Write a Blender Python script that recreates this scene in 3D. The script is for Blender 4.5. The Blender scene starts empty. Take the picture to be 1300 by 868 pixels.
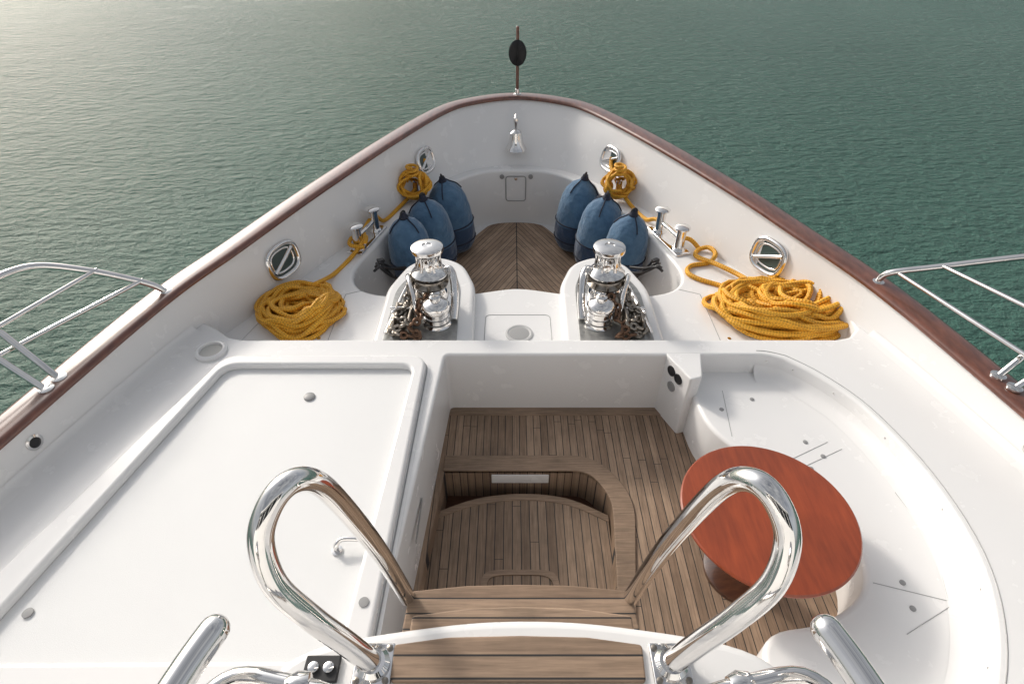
import bpy, math, random
from mathutils import Vector, Matrix, Quaternion
random.seed(7)
S=bpy.context.scene
C=S.collection
# ------------------------------------------------------------------ helpers
def link(o,parent=None):
    C.objects.link(o)
    if parent: o.parent=parent
    return o
def E(name,loc=(0,0,0)):
    o=bpy.data.objects.new(name,None); o.location=loc; o.empty_display_size=.1
    return link(o)
def mk(name,verts,faces,mat,parent=None,smooth=True,uvs=None,angle=38):
    m=bpy.data.meshes.new(name); m.from_pydata([tuple(v) for v in verts],[],faces)
    if uvs:
        l=m.uv_layers.new(name='UVMap')
        for p in m.polygons:
            for k,li in enumerate(p.loop_indices): l.data[li].uv=uvs[p.index][k]
    m.materials.append(mat); m.update()
    if smooth:
        m.shade_smooth(); m.set_sharp_from_angle(angle=math.radians(angle))
    o=bpy.data.objects.new(name,m)
    if parent:
        o.location=-Vector(parent.location)
    return link(o,parent)
def cr(P,n=8,closed=False):
    P=[Vector(p) for p in P]; N=len(P); out=[]
    rng=N if closed else N-1
    for i in range(rng):
        if closed: a,b,c,d=P[(i-1)%N],P[i],P[(i+1)%N],P[(i+2)%N]
        else: a,b,c,d=P[max(i-1,0)],P[i],P[i+1],P[min(i+2,N-1)]
        for k in range(n):
            t=k/n
            out.append(.5*((2*b)+(c-a)*t+(2*a-5*b+4*c-d)*t*t+(3*b-a-3*c+d)*t**3))
    if not closed: out.append(P[-1].copy())
    return out
def fil(P,r,seg=6):
    P=[Vector((p[0],p[1])) for p in P]; N=len(P); out=[]
    for i in range(N):
        rr=r[i] if isinstance(r,(list,tuple)) else r
        a,b,c=P[i-1],P[i],P[(i+1)%N]
        if rr<=0: out.append(b); continue
        d1=(a-b); d2=(c-b); k=min(rr,d1.length*.45,d2.length*.45)
        p=b+d1.normalized()*k; q=b+d2.normalized()*k
        for j in range(seg+1):
            t=j/seg; out.append(p*(1-t)**2+b*2*t*(1-t)+q*t*t)
    return out
def plate(name,outer,holes,zt,zb,mat,parent=None,bevel=0.0,res=3):
    cu=bpy.data.curves.new(name+'_c','CURVE'); cu.dimensions='2D'; cu.fill_mode='BOTH'
    for poly in [outer]+list(holes):
        s=cu.splines.new('POLY'); s.points.add(len(poly)-1)
        for i,p in enumerate(poly): s.points[i].co=(p[0],p[1],0,1)
        s.use_cyclic_u=True
    cu.extrude=(zt-zb)/2-bevel; cu.bevel_depth=bevel; cu.bevel_resolution=res
    if bevel: cu.offset=-bevel
    t=bpy.data.objects.new('tmp',cu); C.objects.link(t)
    dg=bpy.context.evaluated_depsgraph_get()
    m=bpy.data.meshes.new_from_object(t.evaluated_get(dg)); 
    bpy.data.objects.remove(t)
    m.transform(Matrix.Translation((0,0,(zt+zb)/2)))
    m.materials.clear(); m.materials.append(mat); m.name=name
    m.shade_smooth(); m.set_sharp_from_angle(angle=math.radians(35))
    o=bpy.data.objects.new(name,m)
    if parent: o.location=-Vector(parent.location)
    return link(o,parent)
def tube(name,P,r,mat,parent=None,closed=False,sub=6,segs=12,smooth=True,round_ends=False):
    pts=cr(P,sub,closed) if smooth else [Vector(p) for p in P]
    N=len(pts); T=[]
    for i in range(N):
        a=pts[(i-1)%N] if (closed or i>0) else pts[0]
        b=pts[(i+1)%N] if (closed or i<N-1) else pts[-1]
        d=(b-a); T.append(d.normalized() if d.length>1e-9 else Vector((0,0,1)))
    ref=Vector((0,0,1)) if abs(T[0].z)<.9 else Vector((1,0,0))
    nrm=(ref-T[0]*ref.dot(T[0])).normalized()
    V=[];F=[];U=[];ln=[0]
    for i in range(N):
        if i>0:
            q=T[i-1].rotation_difference(T[i]); nrm=(q@nrm); nrm=(nrm-T[i]*nrm.dot(T[i])).normalized()
            ln.append(ln[-1]+(pts[i]-pts[i-1]).length)
        bn=T[i].cross(nrm)
        for k in range(segs):
            a=2*math.pi*k/segs
            V.append(pts[i]+(nrm*math.cos(a)+bn*math.sin(a))*r)
    M=N if closed else N-1
    for i in range(M):
        j=(i+1)%N
        l0=ln[i]/(r*6); l1=(ln[j] if j else ln[i]+.01)/(r*6)
        for k in range(segs):
            k2=(k+1)%segs
            F.append((i*segs+k,i*segs+k2,j*segs+k2,j*segs+k))
            U.append(((l0,k/segs),(l0,(k+1)/segs),(l1,(k+1)/segs),(l1,k/segs)))
    if not closed:
        for end,i0,tt in ((0,0,-T[0]),(1,(N-1)*segs,T[-1])):
            ring=list(range(i0,i0+segs)); cen=pts[0] if end==0 else pts[-1]
            steps=4 if round_ends else 1
            prev=ring
            if round_ends:
                for s in range(1,steps):
                    f=s/steps*math.pi/2; new=[]
                    for k in range(segs):
                        v=V[ring[k]]-cen; V.append(cen+v*math.cos(f)+tt*r*math.sin(f)); new.append(len(V)-1)
                    for k in range(segs):
                        k2=(k+1)%segs
                        q=(prev[k],prev[k2],new[k2],new[k])
                        F.append(q if end else q[::-1]); U.append(((0,0),)*4)
                    prev=new
            F.append(tuple(prev) if end else tuple(prev[::-1])); U.append(((0,0),)*segs)
    return mk(name,V,F,mat,parent,uvs=U,angle=60)
def lathe(name,prof,mat,loc=(0,0,0),parent=None,segs=32,rot=None,scale=(1,1,1),angle=38):
    V=[];F=[]
    for r,z in prof:
        for k in range(segs):
            a=2*math.pi*k/segs; V.append(Vector((r*math.cos(a),r*math.sin(a),z)))
    n=len(prof)
    for i in range(n-1):
        for k in range(segs):
            k2=(k+1)%segs; F.append((i*segs+k,i*segs+k2,(i+1)*segs+k2,(i+1)*segs+k))
    F.append(tuple(range(segs))[::-1]); F.append(tuple(range((n-1)*segs,n*segs)))
    Mx=Matrix.Translation(loc)@(rot.to_4x4() if rot else Matrix.Identity(4))@Matrix.Diagonal((*scale,1))
    return mk(name,[Mx@v for v in V],F,mat,parent,angle=angle)
def box(name,size,loc,mat,parent=None,rz=0,bevel=.005,rot=None):
    sx,sy,sz=[s/2 for s in size]
    o=plate(name,fil([(-sx,-sy),(sx,-sy),(sx,sy),(-sx,sy)],bevel*1.5,4) if bevel else [(-sx,-sy),(sx,-sy),(sx,sy),(-sx,sy)],[],sz,-sz,mat,None,bevel=min(bevel,sz*.8))
    Mx=Matrix.Translation(loc)@(rot.to_4x4() if rot else Matrix.Rotation(rz,4,'Z'))
    o.data.transform(Mx)
    if parent: o.parent=parent; o.location=-Vector(parent.location)
    return o
def orient(n,up=Vector((0,0,1))):
    z=Vector(n).normalized(); x=up.cross(z).normalized(); y=z.cross(x)
    return Matrix((x,y,z)).transposed()
# ------------------------------------------------------------------ materials
def newmat(name):
    m=bpy.data.materials.new(name); m.use_nodes=True; nt=m.node_tree
    return m,nt,nt.nodes,nt.links,nt.nodes['Principled BSDF']
def M2(nt,op,a,b=None,c=None):
    n=nt.nodes.new('ShaderNodeMath'); n.operation=op
    for i,v in enumerate((a,b,c)):
        if v is None: continue
        if isinstance(v,(int,float)): n.inputs[i].default_value=v
        else: nt.links.new(v,n.inputs[i])
    return n.outputs[0]
def noise(nt,vec,scale,detail=4,rough=.5):
    n=nt.nodes.new('ShaderNodeTexNoise'); n.inputs['Scale'].default_value=scale
    n.inputs['Detail'].default_value=detail; n.inputs['Roughness'].default_value=rough
    if vec is not None: nt.links.new(vec,n.inputs['Vector'])
    return n.outputs['Fac']
def ramp(nt,fac,stops):
    n=nt.nodes.new('ShaderNodeValToRGB'); el=n.color_ramp.elements
    while len(el)<len(stops): el.new(.5)
    for e,(p,c) in zip(el,stops): e.position=p; e.color=(*c,1)
    nt.links.new(fac,n.inputs[0]); return n.outputs[0]
def mix(nt,fac,a,b,mode='MIX'):
    n=nt.nodes.new('ShaderNodeMix'); n.data_type='RGBA'; n.blend_type=mode
    for i,v in ((0,fac),(6,a),(7,b)):
        if isinstance(v,(int,float)): n.inputs[i].default_value=v
        elif isinstance(v,tuple): n.inputs[i].default_value=(*v,1)
        else: nt.links.new(v,n.inputs[i])
    return n.outputs[2]
def bump(nt,h,strength,dist,bsdf,prev=None):
    n=nt.nodes.new('ShaderNodeBump'); n.inputs['Strength'].default_value=strength; n.inputs['Distance'].default_value=dist
    nt.links.new(h,n.inputs['Height'])
    if prev: nt.links.new(prev,n.inputs['Normal'])
    nt.links.new(n.outputs[0],bsdf.inputs['Normal']); return n.outputs[0]
def objco(nt):
    n=nt.nodes.new('ShaderNodeNewGeometry'); return n.outputs['Position']
def stretch(nt,vec,s):
    n=nt.nodes.new('ShaderNodeMapping'); n.inputs['Scale'].default_value=s; nt.links.new(vec,n.inputs[0]); return n.outputs[0]

def gelcoat(name,col=(.80,.795,.79),rough=.26,grit=0.0):
    m,nt,N,L,b=newmat(name); p=objco(nt)
    f=noise(nt,p,.9,3,.5)
    c2=tuple(x*.975 for x in col)
    L.new(ramp(nt,f,[(.3,c2),(.7,col)]),b.inputs['Base Color'])
    f2=noise(nt,p,5,4,.6)
    L.new(M2(nt,'MULTIPLY_ADD',f2,.12,rough-.06),b.inputs['Roughness'])
    if grit: bump(nt,noise(nt,p,420,2,.5),grit,.002,b)
    return m
WHITE=gelcoat('white_gelcoat')
NONSKID=gelcoat('nonskid_gelcoat',(.755,.76,.76),.5,.5)
def teak(name,w,mode='x',tone=1.0):
    m,nt,N,L,b=newmat(name); p=objco(nt)
    sp=N.new('ShaderNodeSeparateXYZ'); L.new(p,sp.inputs[0]); x,y,z=sp.outputs
    if mode=='x': u,v=x,y
    elif mode=='y': u,v=y,x
    else:
        ax=M2(nt,'ABSOLUTE',M2(nt,'SUBTRACT',x,.06)); be=math.radians(27)
        u=M2(nt,'ADD',M2(nt,'MULTIPLY',ax,math.cos(be)),M2(nt,'MULTIPLY',y,math.sin(be)))
        v=M2(nt,'SUBTRACT',M2(nt,'MULTIPLY',y,math.cos(be)),M2(nt,'MULTIPLY',ax,math.sin(be)))
    k=M2(nt,'DIVIDE',u,w); fr=M2(nt,'FRACT',k); fl=M2(nt,'FLOOR',k)
    seam=M2(nt,'LESS_THAN',fr,.095)
    if mode=='v': seam=M2(nt,'MAXIMUM',seam,M2(nt,'LESS_THAN',ax,.006))
    wn=N.new('ShaderNodeTexWhiteNoise'); wn.noise_dimensions='1D'; L.new(fl,wn.inputs['W'])
    jo=M2(nt,'FRACT',M2(nt,'ADD',M2(nt,'DIVIDE',v,1.35),M2(nt,'MULTIPLY',wn.outputs[0],7.3)))
    if mode!='y' : seam=M2(nt,'MAXIMUM',seam,M2(nt,'LESS_THAN',jo,.003))
    cb=N.new('ShaderNodeCombineXYZ'); L.new(M2(nt,'MULTIPLY',u,90),cb.inputs[0]); L.new(M2(nt,'MULTIPLY',v,5),cb.inputs[1]); L.new(M2(nt,'MULTIPLY',fl,3.7),cb.inputs[2])
    g=noise(nt,cb.outputs[0],1,5,.6)
    base=ramp(nt,wn.outputs[0],[(0,tuple(c*tone for c in (.235,.163,.112))),(1,tuple(c*tone for c in (.36,.262,.186)))])
    gr=ramp(nt,g,[(.3,(.62,.6,.58)),(.7,(1.12,1.1,1.08))])
    c=mix(nt,1.0,base,gr,'MULTIPLY')
    st=ramp(nt,noise(nt,p,2.3,5,.65),[(.35,(.74,.73,.72)),(.65,(1.08,1.06,1.05))])
    c=mix(nt,1.0,c,st,'MULTIPLY')
    c=mix(nt,seam,c,(.022,.02,.02))
    L.new(c,b.inputs['Base Color']); b.inputs['Roughness'].default_value=.68
    h=M2(nt,'SUBTRACT',M2(nt,'MULTIPLY',g,.3),seam); bump(nt,h,.4,.004,b)
    return m
TEAK=teak('teak_planking',.055,'x',1.15); TEAKL=teak('teak_planking_low',.06,'x',.98)
TEAKV=teak('teak_planking_bow',.06,'v',1.5)
TEAKM=teak('teak_margin',7.3,'y',1.0); TEAKD=teak('teak_tread',.052,'y',1.08)
def varnish(name,c1,c2,sc=(3,14,3),coat=1.0,rough=.3):
    m,nt,N,L,b=newmat(name); p=objco(nt)
    f=noise(nt,stretch(nt,p,sc),4,6,.6); f2=noise(nt,p,3,3,.5)
    c=ramp(nt,f,[(.3,c1),(.7,c2)])
    c=mix(nt,1.0,c,ramp(nt,f2,[(.3,(.8,.8,.8)),(.7,(1.1,1.1,1.1))]),'MULTIPLY')
    L.new(c,b.inputs['Base Color']); b.inputs['Roughness'].default_value=rough
    b.inputs['Coat Weight'].default_value=coat; b.inputs['Coat Roughness'].default_value=.12
    bump(nt,f,.05,.002,b)
    return m
CAP=varnish('varnished_cap_rail',(.095,.03,.018),(.20,.07,.04),(6,2,6))
MAHOG=varnish('mahogany_table',(.23,.038,.010),(.33,.060,.016),(9,1.2,2),.5,.4)
DARKW=varnish('dark_wood',(.05,.02,.012),(.10,.04,.02))
def simple(name,col,rough=.5,metal=0,noise_s=0,amt=.15):
    m,nt,N,L,b=newmat(name)
    b.inputs['Base Color'].default_value=(*col,1); b.inputs['Roughness'].default_value=rough; b.inputs['Metallic'].default_value=metal
    if noise_s:
        p=objco(nt); f=noise(nt,p,noise_s,5,.6)
        L.new(ramp(nt,f,[(.3,tuple(c*(1-amt) for c in col)),(.7,tuple(min(1,c*(1+amt)) for c in col))]),b.inputs['Base Color'])
        L.new(M2(nt,'MULTIPLY_ADD',f,.12,max(.01,rough-.06)),b.inputs['Roughness'])
    return m
CHROME=simple('polished_stainless',(.80,.785,.77),.05,1,14,.05)
STEEL=simple('chain_steel',(.30,.27,.235),.33,1,30,.3)
RUST=simple('bronze_gypsy',(.17,.10,.065),.4,.8,25,.4)
BLACK=simple('black_rubber',(.012,.012,.014),.5)
GREY=simple('grey_plastic',(.28,.28,.28),.45); SEAMM=simple('sealant_line',(.34,.34,.34),.6)
SEAML=simple('light_sealant_line',(.50,.50,.50),.6)
BEIGE=simple('cream_plastic',(.50,.49,.46),.4)
DBLUE=simple('navy_strap',(.008,.012,.03),.7)
GLASS=simple('tinted_glass',(.01,.012,.014),.05)
PLATE=simple('satin_deck_plate',(.33,.33,.32),.32,.5,20,.2)
def fabric():
    m,nt,N,L,b=newmat('blue_fender_cover'); tc=N.new('ShaderNodeTexCoord')
    sp=N.new('ShaderNodeSeparateXYZ'); L.new(tc.outputs['Generated'],sp.inputs[0])
    p=objco(nt); f=noise(nt,p,9,6,.65)
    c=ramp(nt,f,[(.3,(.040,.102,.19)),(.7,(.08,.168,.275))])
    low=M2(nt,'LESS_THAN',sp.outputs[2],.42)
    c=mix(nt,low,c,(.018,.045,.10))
    L.new(c,b.inputs['Base Color']); b.inputs['Roughness'].default_value=.85
    b.inputs['Sheen Weight'].default_value=.3
    n1=bump(nt,noise(nt,p,7,3,.5),.6,.07,b); bump(nt,noise(nt,p,350,2),.3,.002,b,n1)
    return m
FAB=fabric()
def ropemat():
    m,nt,N,L,b=newmat('yellow_braided_rope'); uv=N.new('ShaderNodeUVMap')
    sp=N.new('ShaderNodeSeparateXYZ'); L.new(uv.outputs[0],sp.inputs[0]); u,v=sp.outputs[0],sp.outputs[1]
    s1=M2(nt,'SINE',M2(nt,'MULTIPLY',M2(nt,'ADD',M2(nt,'MULTIPLY',u,3),M2(nt,'MULTIPLY',v,3)),6.2832))
    s2=M2(nt,'SINE',M2(nt,'MULTIPLY',M2(nt,'SUBTRACT',M2(nt,'MULTIPLY',u,3),M2(nt,'MULTIPLY',v,3)),6.2832))
    h=M2(nt,'MULTIPLY_ADD',M2(nt,'MULTIPLY',s1,s2),.5,.5)
    c=ramp(nt,h,[(.1,(.50,.23,.014)),(.6,(.86,.45,.035))])  # shade in the gaps of the braid is painted into the colour
    p=objco(nt); c=mix(nt,1.0,c,ramp(nt,noise(nt,p,6,4),[(.3,(.84,.80,.74)),(.7,(1.06,1.05,1.03))]),'MULTIPLY')
    L.new(c,b.inputs['Base Color']); b.inputs['Roughness'].default_value=.6
    bump(nt,h,.7,.007,b); return m
ROPE=ropemat()
def watermat():
    m,nt,N,L,b=newmat('sea_water'); p=objco(nt)
    b.inputs['IOR'].default_value=1.33; b.inputs['Roughness'].default_value=.17
    big=noise(nt,stretch(nt,p,(1,.5,1)),.05,4,.55)
    L.new(ramp(nt,big,[(.35,(.052,.155,.122)),(.65,(.080,.195,.155))]),b.inputs['Base Color'])
    r=N.new('ShaderNodeMapping'); r.inputs['Rotation'].default_value=(0,0,.35); r.inputs['Scale'].default_value=(1,2.2,1); L.new(p,r.inputs[0])
    r2=N.new('ShaderNodeMapping'); r2.inputs['Rotation'].default_value=(0,0,-.3); r2.inputs['Scale'].default_value=(1,1.7,1); L.new(p,r2.inputs[0])
    a=noise(nt,r.outputs[0],1.9,6,.64); b_=noise(nt,r2.outputs[0],3.8,4,.6); a2=noise(nt,r.outputs[0],.35,3,.5)
    wp=noise(nt,p,.04,3,.5)
    n1=bump(nt,a2,.5,.6,b)
    h=M2(nt,'ADD',a,M2(nt,'MULTIPLY',b_,.5))
    bump(nt,M2(nt,'MULTIPLY',h,M2(nt,'MULTIPLY_ADD',wp,1.4,.5)),1.0,.38,b,n1)
    return m
WATER=watermat()
# ------------------------------------------------------------------ world, sun, camera
SUN_EL=math.radians(29); SUN_AZ=math.radians(-44)   # azimuth from +Y, clockwise positive
d=Vector((math.sin(SUN_AZ)*math.cos(SUN_EL),math.cos(SUN_AZ)*math.cos(SUN_EL),math.sin(SUN_EL)))
w=bpy.data.worlds.new('World'); S.world=w; w.use_nodes=True; nt=w.node_tree
sky=nt.nodes.new('ShaderNodeTexSky'); sky.sky_type='NISHITA'; sky.sun_disc=False
sky.sun_elevation=SUN_EL; sky.sun_rotation=SUN_AZ%(2*math.pi); sky.dust_density=4.0; sky.air_density=1.0
hs=nt.nodes.new('ShaderNodeHueSaturation'); hs.inputs['Saturation'].default_value=.5
nt.links.new(sky.outputs[0],hs.inputs['Color'])
tc=nt.nodes.new('ShaderNodeTexCoord'); mp=nt.nodes.new('ShaderNodeMapping'); mp.inputs['Scale'].default_value=(1.2,1.2,3.5)
nt.links.new(tc.outputs['Generated'],mp.inputs[0])
cl=noise(nt,mp.outputs[0],1.9,6,.58)
cf=nt.nodes.new('ShaderNodeMapRange'); nt.links.new(cl,cf.inputs[0])
for i,v in ((1,.36),(2,.66),(3,.12),(4,.78)): cf.inputs[i].default_value=v
# bright thin-cloud aureole around the sun
dt=nt.nodes.new('ShaderNodeVectorMath'); dt.operation='DOT_PRODUCT'; nt.links.new(tc.outputs['Generated'],dt.inputs[0]); dt.inputs[1].default_value=d
au=M2(nt,'POWER',M2(nt,'MAXIMUM',dt.outputs['Value'],0.0),8.0)
hz=mix(nt,cf.outputs[0],hs.outputs[0],(5.3,5.4,5.5))
sc=nt.nodes.new('ShaderNodeVectorMath'); sc.operation='SCALE'; nt.links.new(hz,sc.inputs[0]); nt.links.new(M2(nt,'MULTIPLY_ADD',au,1.8,1.0),sc.inputs['Scale'])
nt.links.new(sc.outputs[0],nt.nodes['Background'].inputs[0]); nt.nodes['Background'].inputs[1].default_value=.108
sl=bpy.data.lights.new('sun','SUN'); sl.energy=2.0; sl.angle=math.radians(7); sl.color=(1,.93,.83)
so=bpy.data.objects.new('sun',sl); C.objects.link(so)
so.rotation_euler=d.to_track_quat('Z','Y').to_euler(); so.location=d*30
cam=bpy.data.cameras.new('camera'); co=bpy.data.objects.new('camera',cam); C.objects.link(co)
co.location=(0,0,2.8); co.rotation_euler=(math.radians(50),0,0); cam.sensor_width=36; cam.lens=19.94
cam.clip_start=.05; cam.clip_end=6000; S.camera=co
S.view_settings.view_transform='Standard'; S.view_settings.look='None'; S.view_settings.exposure=0

# ------------------------------------------------------------------ water
mk('water',[(-2500,-2500,-3.2),(2500,-2500,-3.2),(2500,2500,-3.2),(-2500,2500,-3.2)],[(0,1,2,3)],WATER,smooth=False)

# ------------------------------------------------------------------ hull
Y=E('yacht_foredeck')
capP=[(-3.6,-2.5,.2),(-3.42,0,.21),(-3.21,1.0,.22),(-2.95,2.12,.25),(-2.59,3.4,.31),(-2.28,4.1,.35),(-1.87,5.03,.40),(-1.31,6.27,.44),(-.83,7.2,.46),(-.46,7.55,.465),
 (.07,7.73,.465),(.60,7.55,.465),(.98,7.2,.46),(1.55,6.2,.44),(2.1,5.1,.40),(2.46,4.35,.35),(2.81,3.55,.30),(3.13,2.35,.24),(3.39,1.0,.21),(3.56,0,.20),(3.73,-2.5,.2)]
basP=[(-3.52,-2.5,-.25),(-3.34,0,-.25),(-3.14,1.0,-.25),(-2.88,2.12,-.25),(-2.50,3.4,-.25),(-2.19,4.07,-.25),(-1.77,4.97,-.25),(-1.17,6.15,-.25),(-.72,6.82,-.25),(-.38,7.06,-.25),
 (.06,7.16,-.25),(.50,7.06,-.25),(.86,6.82,-.25),(1.42,6.05,-.25),(2.0,5.0,-.25),(2.37,4.3,-.25),(2.73,3.52,-.25),(3.05,2.33,-.25),(3.32,1.0,-.25),(3.48,0,-.25),(3.65,-2.5,-.25)]
cap=cr(capP,10); bas=cr(basP,10); NC=len(cap); mid=NC//2
def nrm2(P,i):
    a=P[max(i-1,0)];b=P[min(i+1,len(P)-1)]; t=(b-a); t.z=0; t.normalize(); return Vector((-t.y,t.x,0))  # points outboard
V=[];F=[]
K=9
for i in range(NC):
    n=nrm2(cap,i); c=cap[i]; b0=bas[i]; m_=c*.5+b0*.5
    o=c+n*.13
    def low(k,z,dy): return Vector((.07+(o.x-.07)*k, o.y-dy*max(0,(o.y-1)/6.7),z))
    ring=[b0, b0*.93+c*.07, m_, b0*.05+c*.95, c, o, low(.97,-.3,.3), low(.85,-1.6,.9), low(.66,-3.9,1.8)]
    V+=ring
for i in range(NC-1):
    for k in range(K-1): F.append((i*K+k,i*K+k+1,(i+1)*K+k+1,(i+1)*K+k))
mk('hull_and_bulwark',V,F,WHITE,Y,angle=50)
# cap rail
V=[];F=[]; prof=[(-.035,-.005),(-.04,.012),(-.03,.03),(.0,.038),(.13,.038),(.16,.03),(.17,.012),(.165,-.01)]
for i in range(NC):
    n=nrm2(cap,i)
    for a,z in prof: V.append(cap[i]+n*a+Vector((0,0,z)))
K=len(prof)
for i in range(NC-1):
    for k in range(K): F.append((i*K+k,i*K+(k+1)%K,(i+1)*K+(k+1)%K,(i+1)*K+k))
mk('cap_rail',V,F,CAP,Y,angle=60)
def outline(off,sel):
    return [((bas[i]+nrm2(bas,i)*off).x,(bas[i]+nrm2(bas,i)*off).y) for i in range(NC) if sel(bas[i])]
# well outline
wellL=[(.05,7.02),(-.36,6.96),(-.68,6.70),(-.97,6.28),(-1.22,5.75),(-1.40,5.15),(-1.52,4.65),(-1.42,4.36),(-1.12,4.24),(-.70,4.26),(-.36,4.28)]
wl=[Vector((x,y)) for x,y in wellL]; wr=[Vector((.10-x,y)) for x,y in wellL[1:]][::-1]
well=[Vector((p.x,p.y)) for p in cr([Vector((p.x,p.y,0)) for p in wl+[Vector((.05,4.36))]+wr],6,True)]
fd=outline(.04,lambda p:p.y>3.25)
plate('foredeck',fd,[well],-.2,-1.0,WHITE,Y,bevel=.035,res=4)
plate('bow_well_floor',[(p.x*1.0,p.y) for p in [Vector((v.x+(v.x-.05)*.03,v.y+.02)) for v in well]],[],-.95,-1.05,WHITE,Y)
tk=cr([(.05,6.98,0),(-.25,6.93,0),(-.42,6.72,0),(-.85,5.9,0),(-1.2,5.0,0),(-1.25,4.4,0),(-.6,4.3,0),(.05,4.36,0),(.7,4.3,0),(1.35,4.4,0),(1.3,5.0,0),(.95,5.9,0),(.52,6.72,0),(.35,6.93,0)],5,True)
plate('bow_teak',[(p.x,p.y) for p in tk],[],-.93,-.96,TEAKV,Y)
# trunk deck
left=[(p[0],p[1]) for p in outline(.04,lambda p:p.x<0 and p.y<3.62)]
right=[(p[0],p[1]) for p in outline(.04,lambda p:p.x>0 and p.y<3.62)]
openP=[(-.50,3.19),(1.9,3.19)]+[(p.x,p.y) for p in cr([(2.02,3.14,0),(2.2,2.95,0),(2.38,2.63,0),(2.49,2.11,0),(2.47,1.6,0),(2.31,1.19,0),(2.05,.86,0),(1.7,.62,0)],5)]+[(.9,.5),(-.68,.5)]
rOpen=[.04,.2]+[0]*(len(openP)-4)+[.1,.05]
opening=fil(openP,rOpen)
trunk=left+[(-2.33,3.50),(-2.2,3.40),(-2.08,3.37),(2.5,3.37),(2.62,3.40),(2.72,3.5)]+right
plate('trunk_deck',trunk,[opening],0,-.62,WHITE,Y,bevel=.022,res=4)
def offs(poly,dv):
    n=len(poly); out=[]
    for i in range(n):
        a=Vector(poly[i-1]);b=Vector(poly[(i+1)%n]); t=(b-a).normalized(); nn=Vector((-t.y,t.x)); out.append(Vector(poly[i])+nn*dv)
    return out
op3=offs(opening,.045)
seam=[Vector((p.x,p.y,.0)) for p in op3]
tube('coaming_seam',[v for v in seam if v.x>1.2 and v.y<3.3],.0035,SEAMM,Y,smooth=False,segs=6)
# cove where the side deck meets the bulwark
for nm,sel in (('side_cove',lambda p:p.x<0 and p.y<3.5),('side_cove_b',lambda p:p.x>0 and p.y<3.5)):
    idx=[i for i in range(NC) if sel(bas[i])]
    V=[];F=[]
    pr=[(.06,.045),(.03,.026),(.012,.012),(-.01,.005),(-.04,.0015),(-.06,-.002)]
    for i in idx:
        n=nrm2(bas,i); f0=(0+.25)/(cap[i].z+.25); b0=bas[i].lerp(cap[i],f0); b0.z=0
        for a,z in pr:
            f=(z+.25)/(cap[i].z+.25) if a>=.03 else 0
            if a>=.03: q=bas[i].lerp(cap[i],f)-n*(.003 if a>.05 else .009)
            else: q=b0+n*(a-.03); 
            q.z=z; V.append(q)
    k6=len(pr)
    for j in range(len(idx)-1):
        for k in range(k6-1): F.append((j*k6+k,j*k6+k+1,(j+1)*k6+k+1,(j+1)*k6+k))
    mk(nm,V,F,WHITE,Y,angle=80)
# seat
seatin=cr([(1.33,2.98,0),(1.37,2.65,0),(1.55,2.38,0),(1.82,2.15,0),(1.98,1.82,0),(1.90,1.50,0),(1.62,1.32,0),(1.32,1.25,0),(1.22,1.05,0),(1.2,.4,0)],5)
seat=[(1.3,3.3)]+[(p.x,p.y) for p in seatin]+[(2.6,.4),(2.75,1.5),(2.7,2.4),(2.4,3.3)]
plate('lounge_seat',seat,[],-.18,-.61,WHITE,Y,bevel=.03,res=4)
V=[];F=[]; sb=[v for v in offs(opening,0) if v.x>1.45 and v.y<3.25]
pr=[(.0,-.10),(-.012,-.14),(-.035,-.162),(-.07,-.174),(-.11,-.1785)]
for j,v in enumerate(sb):
    a=sb[max(j-1,0)];b=sb[min(j+1,len(sb)-1)]; t=(b-a).normalized(); nn=Vector((-t.y,t.x))
    for q,z in pr: V.append(Vector((v.x+nn.x*(q-.001),v.y+nn.y*(q-.001),z)))
for j in range(len(sb)-1):
    for k in range(4): F.append((j*5+k,j*5+k+1,(j+1)*5+k+1,(j+1)*5+k))
mk('seat_back_cove',V,F,WHITE,Y,angle=80)
plate('seat_end_box',fil([(1.15,3.21),(1.275,2.92),(1.365,2.95),(1.42,3.21)],.02),[],.0,-.6,WHITE,Y,bevel=.012)
fn=Vector((-.29,-.125,0)).normalized()
for k,(t,z) in enumerate(((.35,-.09),(.62,-.10),(.46,-.22))):
    p=Vector((1.15,3.21,z)).lerp(Vector((1.275,2.92,z)),t)+fn*.002
    lathe('gauge_%d'%k,[(.042,-.003),(.042,.006),(.032,.007),(.03,.002)],GREY if k==2 else BLACK,p,Y,20,orient(fn))
for k,pl in enumerate(([(1.56,2.99),(1.50,2.55)],[(1.80,2.34),(2.13,2.50)],[(1.86,2.28),(2.20,2.44)],[(1.96,1.52),(2.31,1.42)],[(2.0,1.25),(2.3,1.39)],[(2.31,1.42),(2.42,1.75),(2.38,2.1)])):
    tube('seat_seam_%d'%k,[(x,y,-.1795) for x,y in pl],.0022,SEAMM,Y,smooth=False,segs=6)
for k,(x,y) in enumerate(((1.50,2.80),(1.98,2.50),(2.05,2.38),(1.93,2.28),(2.12,1.52),(2.10,1.38),(1.75,2.9))):
    lathe('stud_%d'%k,[(.016,-.002),(.016,.004),(.012,.006),(.003,.006)],GREY,(x,y,-.18),Y,16)
for k in range(4,len(sb)-2,5):
    v=sb[k]; a=sb[k-1];b=sb[k+1]; t=(b-a).normalized(); nn=Vector((t.y,-t.x,0))
    lathe('snap_stud',[(.008,-.002),(.008,.003),(.004,.005)],CHROME,(v.x+nn.x*.0,v.y+nn.y*.0,-.06),Y,10,orient(nn))
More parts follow.
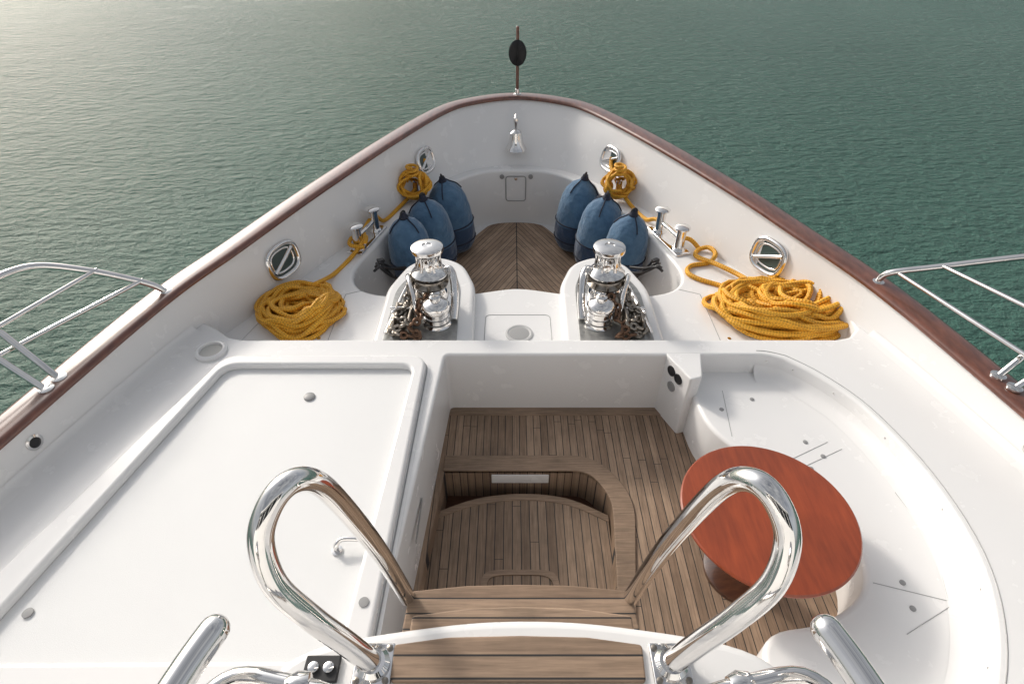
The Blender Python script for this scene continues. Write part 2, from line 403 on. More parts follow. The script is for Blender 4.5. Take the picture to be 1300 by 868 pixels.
# sole with stairwell hole
holeP=fil([(-.49,2.56),(.56,2.56),(.70,2.32),(.60,1.3),(-.6,1.3)],[0,.12,.2,.05,0],8)
plate('well_sole',[(-.7,.4),(1.6,.4),(2.2,1.2),(2.2,2.2),(1.5,3.25),(-.55,3.25)],[holeP],-.58,-.95,TEAK,Y)
plate('sole_margin_front',[(-.50,3.11),(1.21,3.11),(1.17,3.2),(-.50,3.2)],[],-.572,-.59,TEAKM,Y,bevel=.003)
outm=fil([(-.50,2.70),(.62,2.70),(.86,2.34),(.68,1.2),(.60,1.2),(.70,2.32),(.56,2.56),(-.50,2.56)],[0,.22,.25,0,0,.2,.12,0],8)
plate('stairwell_margin',outm,[],-.566,-.60,TEAKM,Y,bevel=.005)
tube('margin_caulk',[(p.x,p.y,-.579) for p in outm[:18]],.004,BLACK,Y,smooth=False,segs=6)
plate('stairwell_riser',[(-.6,2.60),(.8,2.60),(.8,2.64),(-.6,2.64)],[],-.6,-1.0,DARKW,Y)
plate('stairwell_bottom',[(-.62,1.2),(.85,1.2),(.85,2.64),(-.55,2.64)],[],-.88,-.95,DARKW,Y)
low=[(p.x,p.y) for p in cr([(-.55,2.30,0),(-.25,2.42,0),(.08,2.46,0),(.4,2.42,0),(.68,2.28,0)],6)]+[(.66,1.2),(-.66,1.2)]
plate('stairwell_floor',low,[],-.72,-.9,TEAKL,Y,bevel=.004)
arc=[(p[0],p[1]+.005) for p in low[:-2]]
plate('stairwell_floor_nosing',arc+[(p[0],p[1]-.055) for p in arc][::-1],[],-.714,-.73,TEAKM,Y,bevel=.003)
arc2=[(p.x,p.y) for p in cr([(-.20,1.72,0),(-.17,1.86,0),(.05,1.88,0),(.27,1.86,0),(.31,1.72,0)],5)]
plate('lower_step_trim',arc2+[(.27,1.72)]+[(.05+(p[0]-.05)*.86,p[1]-.035) for p in arc2[::-1]]+[(-.16,1.72)],[],-.712,-.73,TEAKM,Y)
box('riser_light_panel',(.42,.012,.09),(.06,2.553,-.655),WHITE,Y,bevel=.003)
box('wall_locker_slot',(.006,.30,.03),(-.565,1.95,-.25),GREY,Y,bevel=.002)
# pads, hatch between
for sx in (0,1):
    f=(lambda x:x) if not sx else (lambda x:.10-x)
    pp=fil([(f(-1.12),3.40),(f(-.31),3.40),(f(-.33),4.25),(f(-.46),4.62),(f(-.72),4.76),(f(-.98),4.62),(f(-1.12),4.2)],[.02,.02,.1,.14,.14,.12,.1])
    plate('windlass_pad',pp,[],-.09,-.9,WHITE,Y,bevel=.045,res=5)
    pp2=fil([(f(-1.03),3.44),(f(-.44),3.44),(f(-.46),4.2),(f(-.55),4.48),(f(-.72),4.56),(f(-.90),4.48),(f(-1.03),4.15)],[.02,.02,.1,.12,.12,.1,.1])
    plate('windlass_plate',pp2,[],-.082,-.095,PLATE,Y,bevel=.003)
hp=fil([(-.23,3.52),(.33,3.52),(.33,3.94),(-.23,3.94)],.05)
tube('hatch_seam',[(p.x,p.y,-.1995) for p in hp],.003,SEAMM,Y,closed=True,smooth=False,segs=6)
lathe('deck_ring',[(.115,-.01),(.115,.008),(.10,.012),(.085,.005)],SEAML,(.06,3.68,-.2),Y,32)
lathe('deck_ring_cap',[(.084,-.005),(.084,.006),(.06,.009),(.004,.009)],SEAMM,(.06,3.68,-.2),Y,32)
for k,x0 in enumerate((-1.52,1.72)):
    sgn=-1 if k==0 else 1
    tube('deck_seam_%d'%k,[(x0,3.45,-.1995),(x0,4.25,-.1995),(x0-.18*sgn,4.33,-.1995)],.003,SEAMM,Y,smooth=False,segs=6)
    tube('deck_seam_out_%d'%k,[(x0+.75*sgn,3.45,-.1995),(x0+.62*sgn,3.95,-.1995),(x0+.3*sgn,4.5,-.1995)],.003,SEAML,Y,smooth=False,segs=6)
    for yy in (3.62,4.12): lathe('deck_fastener',[(.016,-.002),(.016,.003),(.005,.004)],CHROME,(x0+.08*sgn,yy,-.2),Y,14)
# bow wall locker plate
lp=fil([(-.13,-.17),(.13,-.17),(.13,.17),(-.13,.17)],.04)
tube('bow_locker_outline',[(.05+p.x,7.0,-.45+p.y) for p in lp],.006,GREY,Y,closed=True,smooth=False,segs=6)
lathe('bow_locker_latch',[(.02,-.002),(.02,.012),(.004,.014)],CHROME,(.05,7.0,-.31),Y,16,orient(Vector((0,-1,0))))
for x in (-.13,.24): lathe('bow_well_light',[(.03,-.002),(.03,.012),(.02,.014)],GREY,(x,6.995,-.28),Y,16,orient(Vector((0,-1,0))))

# left hatch
H=E('deck_locker_hatch',(-1.5,2.0,0))
ro=fil([(-2.10,3.13),(-.62,3.13),(-.66,.86),(-2.82,.80)],[.12,.14,.1,.15])
ri=fil([(-2.06,3.02),(-.71,3.02),(-.80,1.04),(-2.52,1.03)],[.10,.10,.06,.14])
plate('hatch_rim',ro,[ri],.058,-.005,WHITE,H,bevel=.024,res=6)
plate('hatch_panel',[Vector(p)*1.0 for p in ri],[],.006,-.01,NONSKID,H)
ro2=[(p.x*1.0,p.y) for p in offs([(v.x,v.y) for v in ro],.03)]
plate('hatch_base',ro2,[],.004,-.01,WHITE,H)
tube('hatch_gasket',[(p[0],p[1],.003) for p in offs([(v.x,v.y) for v in ro],.008)],.0045,SEAMM,H,closed=True,smooth=False,segs=6)
lathe('round_vent',[(.038,0),(.038,.01),(.03,.014),(.004,.014)],GREY,(-1.39,2.74,.006),H,24)
for x,y in ((-2.36,1.27),(-.72,1.30)): lathe('hatch_stud',[(.025,0),(.025,.008),(.012,.009)],GREY,(x,y,.008 if x<-1 else .056),H,20)
tube('lift_handle',[(-.93,1.60,.0),(-.93,1.60,.05),(-.90,1.63,.07),(-.80,1.63,.07)],.014,CHROME,H,segs=10,round_ends=True)
lathe('handle_base',[(.03,0),(.03,.008),(.01,.01)],CHROME,(-.93,1.60,.006),H,20)
cv=E('deck_ventilator',(-2.26,3.22,0))
lathe('ring',[(.115,-.01),(.115,.02),(.10,.03),(.085,.028),(.08,.0)],WHITE,(-2.26,3.22,0),cv,36)
lathe('cover',[(.08,-.005),(.08,.008),(.004,.009)],BEIGE,(-2.26,3.22,0),cv,36)

# point on the bulwark face
def face(y,side,fr):
    rng=range(0,mid) if side<0 else range(NC-1,mid,-1)
    best=min(rng,key=lambda i:abs(cap[i].y-y)); p=bas[best].lerp(cap[best],fr)
    n=-nrm2(cap,best); sl=(cap[best]-bas[best]).normalized(); t=sl.cross(n).normalized(); n2=t.cross(sl).normalized()
    if n2.dot(n)<0: n2=-n2
    return p,n2
FDARK=simple('fairlead_opening',(.05,.075,.07),.3)
for k,(y,s,fr) in enumerate(((6.72,-1,.50),(6.72,1,.50),(4.42,-1,.5),(4.52,1,.52))):
    p,n=face(y,s,fr); R=orient(n); e=E('fairlead',p)
    big=1.05 if k<2 else 1.15
    def ov(a,b,z): 
        out=[]
        for j in range(32):
            t=2*math.pi*j/32; c_,s_=math.cos(t),math.sin(t)
            out.append(p+R@Vector((a*math.copysign(abs(c_)**.7,c_),b*math.copysign(abs(s_)**.7,s_),z)))
        return out
    tube('ring',ov(.155*big,.125*big,.012),.024,CHROME,e,closed=True,smooth=False,segs=12)
    tube('inner_ring',ov(.115*big,.085*big,.0),.012,CHROME,e,closed=True,smooth=False,segs=8)
    Vv=[p+R@Vector((0,0,.003))]+ov(.15*big,.12*big,.003); mk('opening',Vv,[(0,1+j,1+(j+1)%32) for j in range(32)],FDARK,e,False)
    tube('roller',[p+R@Vector((-.12*big,-.06*big,.012)),p+R@Vector((.12*big,.06*big,.012))],.02,CHROME,e,smooth=False,segs=12)
for s,y in ((-1,2.28),(1,2.22)):
    p,n=face(y,s,.74); e=E('scupper',p)
    lathe('rim',[(.05,-.002),(.05,.008),(.034,.012),(.03,.0)],CHROME,p,e,24,orient(n)); lathe('hole',[(.031,.0),(.031,.003),(.001,.003)],BLACK,p,e,24,orient(n))

# ------------------------------------------------------------------ bell, flagstaff
b=E('ship_bell',(.05,7.3,.1))
p0=Vector((.05,7.22,.0)); bs=1.3
lathe('bell_body',[(r*bs,z*bs) for r,z in [(.005,.19),(.03,.185),(.055,.165),(.065,.12),(.075,.06),(.10,.015),(.108,0),(.10,-.006),(.02,.0)]],CHROME,p0,b,32)
lathe('clapper',[(r*bs,z*bs) for r,z in [(.004,.02),(.018,.0),(.018,-.025),(.004,-.035)]],CHROME,p0,b,16)
tube('bracket',[(.05,7.50,.16),(.05,7.42,.34),(.05,7.30,.40),(.05,7.22,.35),(.05,7.22,.25)],.018,CHROME,b,segs=10)
lathe('finial',[(r*bs,z*bs) for r,z in [(.004,.31),(.02,.30),(.028,.27),(.02,.245),(.012,.19)]],CHROME,p0,b,16)
fs=E('flagstaff',(.07,7.78,.47))
tube('staff',[(.07,7.80,.47),(.07,7.80,1.28)],.02,CAP,fs,smooth=False,segs=12,round_ends=True)
lathe('socket',[(.05,-.01),(.05,.015),(.03,.02),(.028,.07),(.02,.075)],CHROME,(.07,7.80,.495),fs,20)
lathe('signal_disc',[(.003,-.012),(.10,-.012),(.113,0),(.10,.012),(.003,.012)],BLACK,(.07,7.775,1.00),fs,32,orient(Vector((0,-1,0))),scale=(1,1.35,1))
mk('signal_disc_cross',[(.07,7.66,1.0),(.07,7.69,1.11),(.07,7.775,1.15),(.07,7.86,1.11),(.07,7.89,1.0),(.07,7.86,.89),(.07,7.775,.85),(.07,7.69,.89)],[tuple(range(8))],BLACK,fs,False)

# ------------------------------------------------------------------ mooring bitts
for s,ps in ((-1,[(-1.56,5.05),(-1.46,5.42)]),(1,[(1.69,5.02),(1.57,5.40)])):
    e=E('mooring_bitt',(ps[0][0],ps[0][1],-.2)); a=Vector(ps[0]);c=Vector(ps[1]); m_=(a+c)/2; d_=(c-a)
    box('base_plate',(d_.length+.22,.17,.02),(m_.x,m_.y,-.19),CHROME,e,rz=math.atan2(d_.y,d_.x),bevel=.008)
    for x,y in ps:
        lathe('post',[(.075,0),(.07,.015),(.05,.03),(.047,.2),(.05,.225),(.075,.235),(.08,.25),(.064,.262),(.004,.265)],CHROME,(x,y,-.185),e,28)
    tube('cross_bar',[(a.x,a.y,-.07),(c.x,c.y,-.07)],.022,CHROME,e,smooth=False)
for k,(x,y) in enumerate(((-1.13,6.22),(1.25,6.25),)):
    e=E('deck_bollard',(x,y,-.2))
    lathe('post',[(.06,0),(.055,.02),(.04,.04),(.04,.2),(.06,.22),(.06,.235),(.004,.245)],CHROME,(x,y,-.2),e,24)

# ------------------------------------------------------------------ windlasses
def chain(name,path,L,r,mat,parent):
    pts=cr(path,10); d=[0]
    for i in range(1,len(pts)): d.append(d[-1]+(pts[i]-pts[i-1]).length)
    n=int(d[-1]/(L*.66)); V=[];F=[]
    for j in range(n):
        s=(j+.5)*L*.66; i=max(k for k in range(len(d)) if d[k]<=s); i=min(i,len(pts)-2)
        t=(pts[i+1]-pts[i]).normalized(); c=pts[i].lerp(pts[i+1],(s-d[i])/(d[i+1]-d[i]+1e-9))
        side=t.cross(Vector((0,0,1))).normalized(); up=side.cross(t)
        a=(side+up).normalized() if j%2 else (side-up).normalized(); nn=t.cross(a)
        base=len(V); A=12;B=6
        for q in range(A):
            th=2*math.pi*q/A; cen=c+t*(L/2-r)*math.copysign(abs(math.cos(th))**.8,math.cos(th))+a*L*.29*math.sin(th)
            rad=(t*math.cos(th)+a*math.sin(th)).normalized()
            for u in range(B):
                ph=2*math.pi*u/B; V.append(cen+(rad*math.cos(ph)+nn*math.sin(ph))*r)
        for q in range(A):
            for u in range(B):
                F.append((base+q*B+u,base+q*B+(u+1)%B,base+((q+1)%A)*B+(u+1)%B,base+((q+1)%A)*B+u))
    return mk(name,V,F,mat,parent,angle=80)
for sx in (0,1):
    f=(lambda x:x) if not sx else (lambda x:.10-x)
    x0,y0=f(-.68),3.96; e=E('anchor_windlass',(x0,y0,-.08)); sg=-1 if not sx else 1
    lathe('base_flange',[(.18,0),(.18,.025),(.16,.035),(.12,.04)],CHROME,(x0,y0,-.085),e,32)
    lathe('gearbox',[(.13,0),(.14,.05),(.135,.1),(.115,.14),(.09,.17),(.08,.21)],CHROME,(x0,y0,-.05),e,32)
    lathe('capstan_drum',[(.145,0),(.15,.015),(.135,.03),(.10,.06),(.086,.12),(.09,.17),(.11,.205),(.128,.215),(.131,.23),(.128,.25),(.105,.262),(.04,.266),(.038,.258),(.004,.256)],CHROME,(x0,y0,.22),e,40)
    for k in range(6):
        a=k*math.pi/3; tube('drum_rib_%d'%k,[(x0+.108*math.cos(a),y0+.108*math.sin(a),.28),(x0+.096*math.cos(a),y0+.096*math.sin(a),.34),(x0+.10*math.cos(a),y0+.10*math.sin(a),.41)],.009,CHROME,e,segs=6)
    lathe('chain_gypsy',[(.05,0),(.145,.0),(.15,.015),(.12,.035),(.115,.05),(.15,.07),(.145,.085),(.05,.085)],STEEL,(x0,y0,.12),e,24)
    for k in range(8):
        a=k*math.pi/4; box('whelp_%d'%k,(.05,.025,.05),(x0+.128*math.cos(a),y0+.128*math.sin(a),.162),STEEL,e,rz=a,bevel=.005)
    mx,my=x0-sg*.07,3.66
    lathe('motor_barrel',[(.11,0),(.115,.02),(.10,.04),(.098,.16),(.112,.175),(.112,.2),(.095,.225),(.055,.245),(.004,.25)],CHROME,(mx,my,-.085),e,32)
    for z in (.0,.05,.1): lathe('motor_ring',[(.098,-.006),(.107,-.004),(.107,.004),(.098,.006)],CHROME,(mx,my,-.03+z),e,28)
    lathe('motor_cap',[(.045,0),(.045,.04),(.03,.055),(.004,.058)],CHROME,(mx,my,.155),e,20)
    tube('brake_arm',[(x0-sg*.10,y0+.02,.20),(x0-sg*.16,y0+.02,.25),(x0-sg*.20,y0-.06,.20),(x0-sg*.21,y0-.16,.06),(x0-sg*.20,y0-.25,-.06)],.032,CHROME,e,segs=12)
    tube('guard_hoop',[(x0+sg*.16,y0+.12,-.07),(x0+sg*.19,y0+.06,.14),(x0+sg*.17,y0-.06,.20),(x0+sg*.12,y0-.20,.13),(x0+sg*.10,y0-.30,-.06)],.02,CHROME,e,segs=12)
    bx=x0+sg*.20
    box('stopper_base',(.16,.34,.03),(bx,3.66,-.065),STEEL,e,bevel=.006)
    box('stopper_cheek',(.02,.26,.13),(bx-.06,3.66,-.01),STEEL,e,bevel=.006)
    box('stopper_cheek_b',(.02,.26,.13),(bx+.06,3.66,-.01),STEEL,e,bevel=.006)
    tube('stopper_pin',[(bx-.10,3.72,.04),(bx+.10,3.72,.04)],.014,CHROME,e,smooth=False,round_ends=True)
    tube('stopper_lever',[(bx,3.70,.05),(bx+sg*.03,3.60,.12),(bx+sg*.05,3.53,.14)],.013,CHROME,e,round_ends=True)
    lathe('hand_wheel',[(.015,-.02),(.055,-.012),(.062,0),(.055,.012),(.015,.02)],STEEL,(x0+sg*.10,3.78,.08),e,24,orient(Vector((sg*.5,-.5,.7))))
    chain('anchor_chain',[(x0+sg*.10,4.50,-.05),(x0+sg*.14,4.25,.06),(x0+sg*.15,4.02,.16),(x0+sg*.18,3.84,.08),(x0+sg*.20,3.66,.0),(x0+sg*.22,3.45,-.05)],.085,.015,STEEL,e)
    chain('chain_tail',[(x0+sg*.02,3.80,.12),(x0+sg*.08,3.7,.06),(x0+sg*.06,3.58,.03),(x0+sg*.13,3.5,.02),(x0+sg*.05,3.45,-.04),(x0+sg*.22,3.47,-.03)],.08,.014,RUST,e)
    chain('chain_heap',[(x0+sg*.28,3.85,-.05),(x0+sg*.17,3.75,.05),(x0+sg*.26,3.62,.03),(x0+sg*.14,3.52,.04),(x0+sg*.27,3.50,-.03),(x0+sg*.12,3.46,-.05)],.08,.014,STEEL,e)
    tube('guide_bar',[(x0+sg*.20,4.40,-.04),(x0+sg*.27,4.0,-.04),(x0+sg*.33,3.5,-.05)],.016,CHROME,e,segs=8)
    lathe('hawse_pipe',[(.09,0),(.09,.03),(.06,.045),(.05,.0)],CHROME,(x0+sg*.09,4.45,-.085),e,24)

# ------------------------------------------------------------------ fenders
FP=[(.004,.86),(.025,.855),(.04,.835),(.07,.815),(.13,.775),(.178,.71),(.208,.62),(.224,.50),(.228,.36),(.222,.22),(.20,.11),(.15,.035),(.08,.0),(.004,-.01)][::-1]
def fender(x,y,tx,ty,s=1.0,z=-.91):
    e=E('boat_fender',(x,y,-.93)); R=Matrix.Rotation(tx,3,'X')@Matrix.Rotation(ty,3,'Y')@Matrix.Rotation(random.uniform(0,3),3,'Z'); base=Vector((x,y,z))
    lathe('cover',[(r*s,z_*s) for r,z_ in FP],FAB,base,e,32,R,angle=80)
    lathe('eye_collar',[(.045,0),(.05,.02),(.035,.05),(.03,.07),(.004,.075)],DBLUE,base+R@Vector((0,0,.825*s)),e,16,R)
    for zz,r in ((.36,.232),(.16,.215)):
        tube('strap',[base+R@Vector((r*s*math.cos(a),r*s*math.sin(a),zz*s)) for a in [2*math.pi*k/24 for k in range(24)]],.009,DBLUE,e,closed=True,smooth=False,segs=6)
    for a in (.6,2.7,4.7):
        tube('lashing',[base+R@Vector((rr*s*math.cos(a),rr*s*math.sin(a),zz*s)) for rr,zz in ((.04,.85),(.075,.82),(.135,.778),(.182,.712))],.007,DBLUE,e,segs=6)
    tube('eye_rope',[base+R@Vector((0.03*math.cos(a),0,.88*s+.035*math.sin(a))) for a in [2*math.pi*k/12 for k in range(12)]],.009,BLACK,e,closed=True,smooth=False,segs=8)
for x,y,tx,ty,s,z in ((-1.06,5.30,.03,-.06,1.0,-.80),(-.85,5.80,.02,-.14,1.08,-.91),(-.66,6.26,.0,-.16,1.10,-.92),(1.19,5.36,.03,.08,1.0,-.80),(.95,5.82,.03,.10,1.09,-.91),(.74,6.28,-.02,.12,1.10,-.92)):
    fender(x,y,tx,ty,s,z)
for s,x0 in ((-1,-1.33),(1,1.45)):
    e=E('black_lashing_line',(x0,4.9,-.2))
    for k in range(4):
        a=random.uniform(-.08,.08)
        tube('line_%d'%k,[(x0+s*.0,4.62+k*.07,-.19),(x0-s*.06,4.72+a,-.16),(x0-s*.14,4.85+a,-.26-.05*k),(x0-s*.24,5.0+a,-.34-.07*k)],.014,BLACK,e,segs=8)
    box('buckle',(.07,.05,.03),(x0-s*.05,4.75,-.15),BLACK,e,rz=.5,bevel=.006)

# ------------------------------------------------------------------ ropes
def pile(name,cx,cy,rx,ry,turns,layers,rr,rot=0,extra=[]):
    pts=[]; e=E(name,(cx,cy,-.2))
    ph=random.random()*6; z0=-.2+rr; H={}
    for k in range(turns):
        lay=k/turns
        ra=random.choice((.92,.85,.75,.62,.5,.36,.97)) if k<turns*.75 else random.uniform(.35,.8)
        ra*=1-.15*lay; off=(1-ra)*.62+.05
        ox,oy=random.uniform(-off,off)*rx,random.uniform(-off,off)*ry
        ecc=random.uniform(.86,1.14); tl=random.uniform(-.02,.02); pa=random.random()*6
        ph+=random.uniform(-.4,.4)
        for j in range(10):
            a=2*math.pi*j/10+ph; wv=1+.06*math.sin(2*a+pa)
            x=ra*rx*ecc*math.cos(a)*wv+ox; y=ra*ry/ecc*math.sin(a)*wv+oy
            key=(round(x/(rr*2.2)),round(y/(rr*2.2))); h=H.get(key,0)
            zz=z0+h*rr*1.15+random.uniform(-.003,.003); H[key]=h+1
            for dx,dy in ((1,0),(-1,0),(0,1),(0,-1)):
                kk=(key[0]+dx,key[1]+dy); H[kk]=max(H.get(kk,0),h+.35)
            edge=max(0,1-((x/rx)**2+(y/ry)**2)*.75)
            zz=min(zz,z0+.03+rr*layers*1.5*edge**.5)
            pts.append(Vector((cx+x*math.cos(rot)-y*math.sin(rot),cy+x*math.sin(rot)+y*math.cos(rot),max(z0,zz))))
    tube('coil',pts,rr,ROPE,e,sub=3,segs=8)
    for k,ex in enumerate(extra): tube('line_%d'%k,ex,rr,ROPE,e,sub=8,segs=8)
    return e
zg=-.178
pf,_=face(6.72,-1,.5); pg,_=face(6.72,1,.5)
pile('mooring_rope',-1.84,3.97,.34,.36,34,6,.021,.2,[
 [(-1.75,4.2,-.05),(-1.70,4.55,zg),(-1.60,4.85,zg),(-1.50,5.05,-.10),(-1.53,5.25,-.08),(-1.47,5.5,-.06),(-1.40,5.62,zg),(-1.28,5.95,zg),(-1.15,6.15,-.1),(-1.08,6.3,.0),(-1.07,6.5,.05),(pf.x,pf.y,pf.z+.02)],
 [(-1.48,4.95,-.12),(-1.63,5.0,-.12),(-1.63,5.13,-.11),(-1.50,5.14,-.10),(-1.47,5.0,-.09)]])
pile('mooring_rope',2.31,3.93,.59,.38,56,8,.023,-.06,[
 [(2.05,4.1,-.1),(1.95,4.35,zg),(1.76,4.47,zg),(1.68,4.58,zg),(1.74,4.70,zg),(1.93,4.76,zg),(2.02,4.88,-.15),(1.98,5.0,-.15),(1.88,4.99,zg),(1.84,4.87,zg),(1.98,4.66,-.14),(2.13,4.48,-.14),(2.2,4.2,-.08)],
 [(1.90,5.03,zg),(1.82,5.10,-.12),(1.70,5.14,-.10),(1.62,5.3,-.08),(1.54,5.5,-.10),(1.47,5.65,zg),(1.37,5.95,zg),(1.28,6.15,-.1),(1.21,6.3,.0),(1.18,6.5,.05),(pg.x,pg.y,pg.z+.02)]])
for cx,cy in ((-1.13,6.22),(1.23,6.25)):
    e=E('rope_hank',(cx,cy,0)); pts=[]
    for k in range(11):
        R=Matrix.Rotation(random.uniform(-.6,.6),3,'Z')@Matrix.Rotation(random.uniform(.7,1.3),3,'X')
        for j in range(9):
            a=2*math.pi*j/9; pts.append(Vector((cx+random.uniform(-.03,.03),cy-.08,.0))+R@Vector(((.15+.04*math.sin(k))*math.cos(a),(.13+.03*math.cos(k*2))*math.sin(a),random.uniform(-.05,.05))))
    tube('coil',pts,.017,ROPE,e,sub=4,segs=8)
    tube('wrap',[Vector((cx+.06*math.cos(a),cy-.05+.07*math.sin(a),.09+.005*k)) for k,a in enumerate([k*.7 for k in range(26)])],.017,ROPE,e,sub=3,segs=8)

# ------------------------------------------------------------------ table
T=E('round_table',(1.40,1.775,.1))
lathe('top',[(.004,-.035),(.43,-.035),(.455,-.03),(.468,-.018),(.468,-.008),(.460,0),(.44,.001),(.004,.001)],MAHOG,(1.40,1.775,.10),T,96)
lathe('pedestal',[(.22,0),(.22,.03),(.18,.05),(.10,.07),(.08,.12),(.08,.52),(.12,.58),(.22,.62),(.22,.64)],DARKW,(1.42,1.80,-.58),T,40)

# ------------------------------------------------------------------ ladder & platform
Pf=E('upper_platform',(0,.3,1.3))
pl=[(p.x,p.y) for p in cr([(-.62,.30,0),(-.60,.50,0),(-.50,.60,0),(-.2,.655,0),(.04,.67,0),(.28,.655,0),(.58,.60,0),(.68,.50,0),(.70,.30,0)],6)]+[(2.6,.05),(2.6,-1.5),(-2.6,-1.5),(-2.6,.05)]
plate('platform',pl,[],1.3,1.22,WHITE,Pf,bevel=.025,res=4)
plate('cabin_front',[(-2.6,-1.5),(2.6,-1.5),(2.6,0),(.7,.2),(-.7,.2),(-2.6,0)],[],1.24,-.58,WHITE,Pf)
plate('top_tread',fil([(-.29,.515),(.32,.515),(.325,.60),(.19,.618),(.02,.622),(-.16,.618),(-.295,.60)],.01),[],1.312,1.29,TEAKD,Pf,bevel=.004)
W=E('wheelhouse',(0,-3.2,1.3))
plate('lower_wall',fil([(-2.4,-5.5),(2.4,-5.5),(2.2,-1.7),(-2.2,-1.7)],.3),[],2.3,1.25,WHITE,W,bevel=.03)
plate('windscreen',fil([(-2.3,-5.4),(2.3,-5.4),(2.05,-1.85),(-2.05,-1.85)],.3),[],3.3,2.28,GLASS,W,bevel=.01)
for x in (-1.3,-.45,.45,1.3): box('mullion',(.09,.05,1.02),(x,-1.83,2.78),WHITE,W,bevel=.01)
plate('roof',fil([(-2.6,-5.8),(2.6,-5.8),(2.3,-1.55),(-2.3,-1.55)],.35),[],3.48,3.28,WHITE,W,bevel=.06)
Ld=E('boarding_ladder',(.03,.8,1.0))
plate('tread_1',fil([(-.31,.62),(.37,.62),(.365,.79),(.2,.812),(.03,.818),(-.14,.812),(-.305,.79)],.012),[],1.05,1.015,TEAKD,Ld,bevel=.006)
plate('tread_2',fil([(-.37,.78),(.43,.78),(.42,.965),(.22,.985),(.03,.99),(-.16,.985),(-.36,.965)],.012),[],.85,.815,TEAKD,Ld,bevel=.006)
for z,y in ((.6,1.02),(.35,1.04),(.1,1.06),(-.15,1.08),(-.4,1.1)):
    box('tread',(.7,.12,.035),(.03,y-.12,z),TEAKD,Ld,bevel=.005)
for x in (-.37,.43): tube('stringer',[(x,.64,1.2),(x,.74,.95),(x,.80,.7),(x,.95,-.58)],.018,CHROME,Ld,segs=12)
for sx in (0,1):
    f=(lambda x:x) if not sx else (lambda x:.05-x)
    e=E('stair_handrail',(f(-.34),.56,1.3))
    tube('loop',[(f(-.335),.555,1.305),(f(-.385),.56,1.42),(f(-.44),.565,1.535),(f(-.497),.585,1.645),(f(-.517),.63,1.735),(f(-.497),.675,1.795),(f(-.465),.72,1.812),(f(-.437),.765,1.755),(f(-.418),.81,1.6),(f(-.39),.87,1.3),(f(-.372),.92,1.0),(f(-.365),.945,.84)],.027,CHROME,e,sub=8,segs=24)
    box('foot_plate',(.095,.10,.010),(f(-.338),.555,1.306),CHROME,e,bevel=.004)
    lathe('foot_collar',[(.04,0),(.04,.012),(.03,.022)],CHROME,(f(-.337),.555,1.308),e,24)
    for ax in (-.035,.035):
        for ay in (-.037,.037): lathe('bolt',[(.008,0),(.008,.004),(.003,.006)],STEEL,(f(-.338)+ax,.555+ay,1.311),e,10)
e=E('switch_panel',(-.46,.545,1.3))
box('plate',(.085,.06,.012),(-.462,.545,1.307),BLACK,e,bevel=.003)
for x in (-.48,-.443): lathe('key_switch',[(.013,0),(.013,.008),(.009,.01),(.002,.01)],CHROME,(x,.545,1.313),e,16)
for sx in (0,1):
    f=(lambda x:x) if not sx else (lambda x:.03-x)
    e=E('upper_deck_rail',(f(-.56),.36,1.75))
    tube('top_tube',[(f(-.535),.448,1.75),(f(-.56),.37,1.75),(f(-.60),.2,1.75),(f(-.66),-.1,1.75)],.027,CHROME,e,segs=24,round_ends=True)
    tube('lower_tube',[(f(-.30),.375,1.62),(f(-.42),.405,1.62),(f(-.54),.41,1.62),(f(-.60),.30,1.60),(f(-.66),-.1,1.6)],.018,CHROME,e,segs=18)
    tube('post',[(f(-.57),.30,1.3),(f(-.57),.30,1.75)],.02,CHROME,e,smooth=False)
    lathe('knob',[(.004,.022),(.02,.018),(.026,0),(.02,-.018),(.004,-.022)],CHROME,(f(-.40),.40,1.62),e,20,orient(Vector((1,.2,0))),scale=(1.1,1.1,1.2))

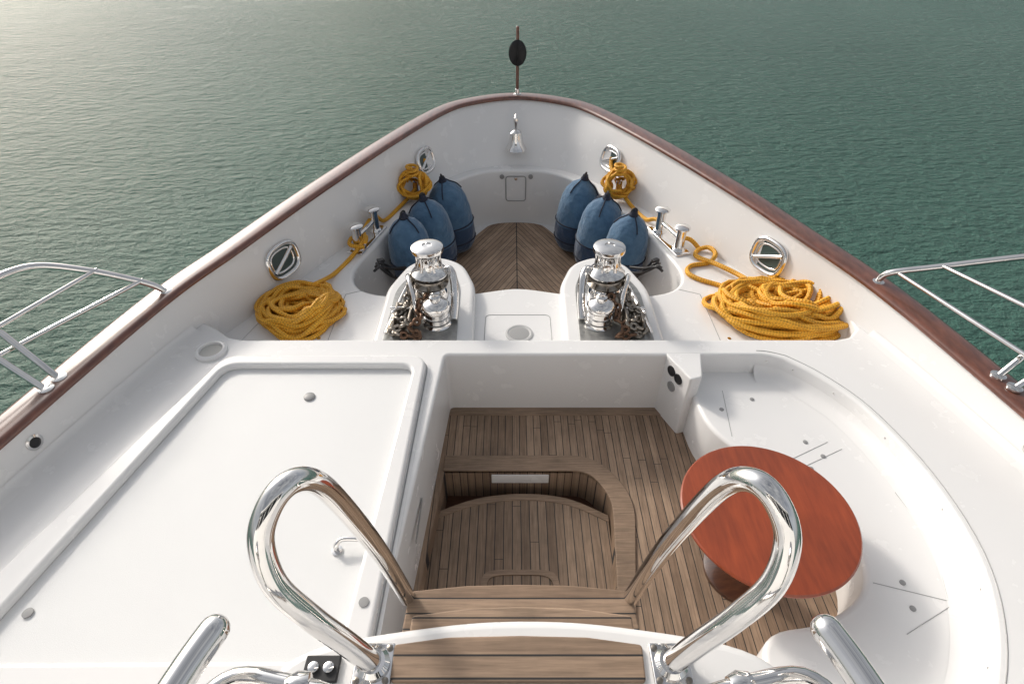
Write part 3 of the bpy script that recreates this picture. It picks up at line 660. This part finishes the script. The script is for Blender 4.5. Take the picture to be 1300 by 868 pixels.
# ------------------------------------------------------------------ side guard rails
e=E('side_guard_rail',(-2.6,3.5,.3))
tube('top_rail',[(-2.60,3.52,.33),(-2.66,3.49,.42),(-2.78,3.42,.53),(-2.95,3.32,.66),(-3.15,3.20,.77),(-3.27,3.02,.80),(-3.40,2.7,.80),(-3.62,2.1,.80)],.024,CHROME,e,segs=14)
tube('mid_rail',[(-2.90,3.36,.64),(-3.14,2.73,.64),(-3.35,2.2,.64)],.015,CHROME,e,smooth=False)
tube('low_rail',[(-2.70,3.47,.48),(-3.16,2.66,.48),(-3.3,2.35,.48)],.015,CHROME,e,smooth=False)
tube('stanchion',[(-2.88,2.62,.28),(-3.13,2.70,.60),(-3.40,2.75,.80)],.022,CHROME,e,smooth=False,segs=12)
tube('stanchion_b',[(-2.90,2.52,.28),(-3.14,2.58,.52),(-3.45,2.62,.80)],.022,CHROME,e,smooth=False,segs=12)
for x,y in ((-2.60,3.52),(-2.88,2.62),(-2.90,2.52)): lathe('foot',[(.045,0),(.045,.012),(.028,.02)],CHROME,(x,y,.34 if y>3 else .30),e,20)
e=E('side_guard_rail',(2.8,3.65,.3))
tube('top_rail',[(2.83,3.66,.33),(2.84,3.65,.40),(2.89,3.61,.46),(3.10,3.53,.55),(3.51,3.36,.74),(3.8,3.22,.87)],.024,CHROME,e,segs=14)
tube('mid_rail',[(3.13,3.52,.57),(3.27,2.92,.65),(3.45,2.4,.65)],.015,CHROME,e,smooth=False)
tube('low_rail',[(2.90,3.58,.46),(3.15,2.62,.50),(3.3,2.2,.5)],.015,CHROME,e,smooth=False)
tube('stanchion',[(3.12,2.65,.28),(3.32,2.72,.55),(3.6,2.8,.85)],.022,CHROME,e,smooth=False,segs=12)
tube('stanchion_b',[(3.15,2.54,.28),(3.37,2.60,.50),(3.65,2.7,.8)],.022,CHROME,e,smooth=False,segs=12)
for x,y in ((2.83,3.66),(3.12,2.65),(3.15,2.54)): lathe('foot',[(.045,0),(.045,.012),(.028,.02)],CHROME,(x,y,.33 if y>3 else .29),e,20)
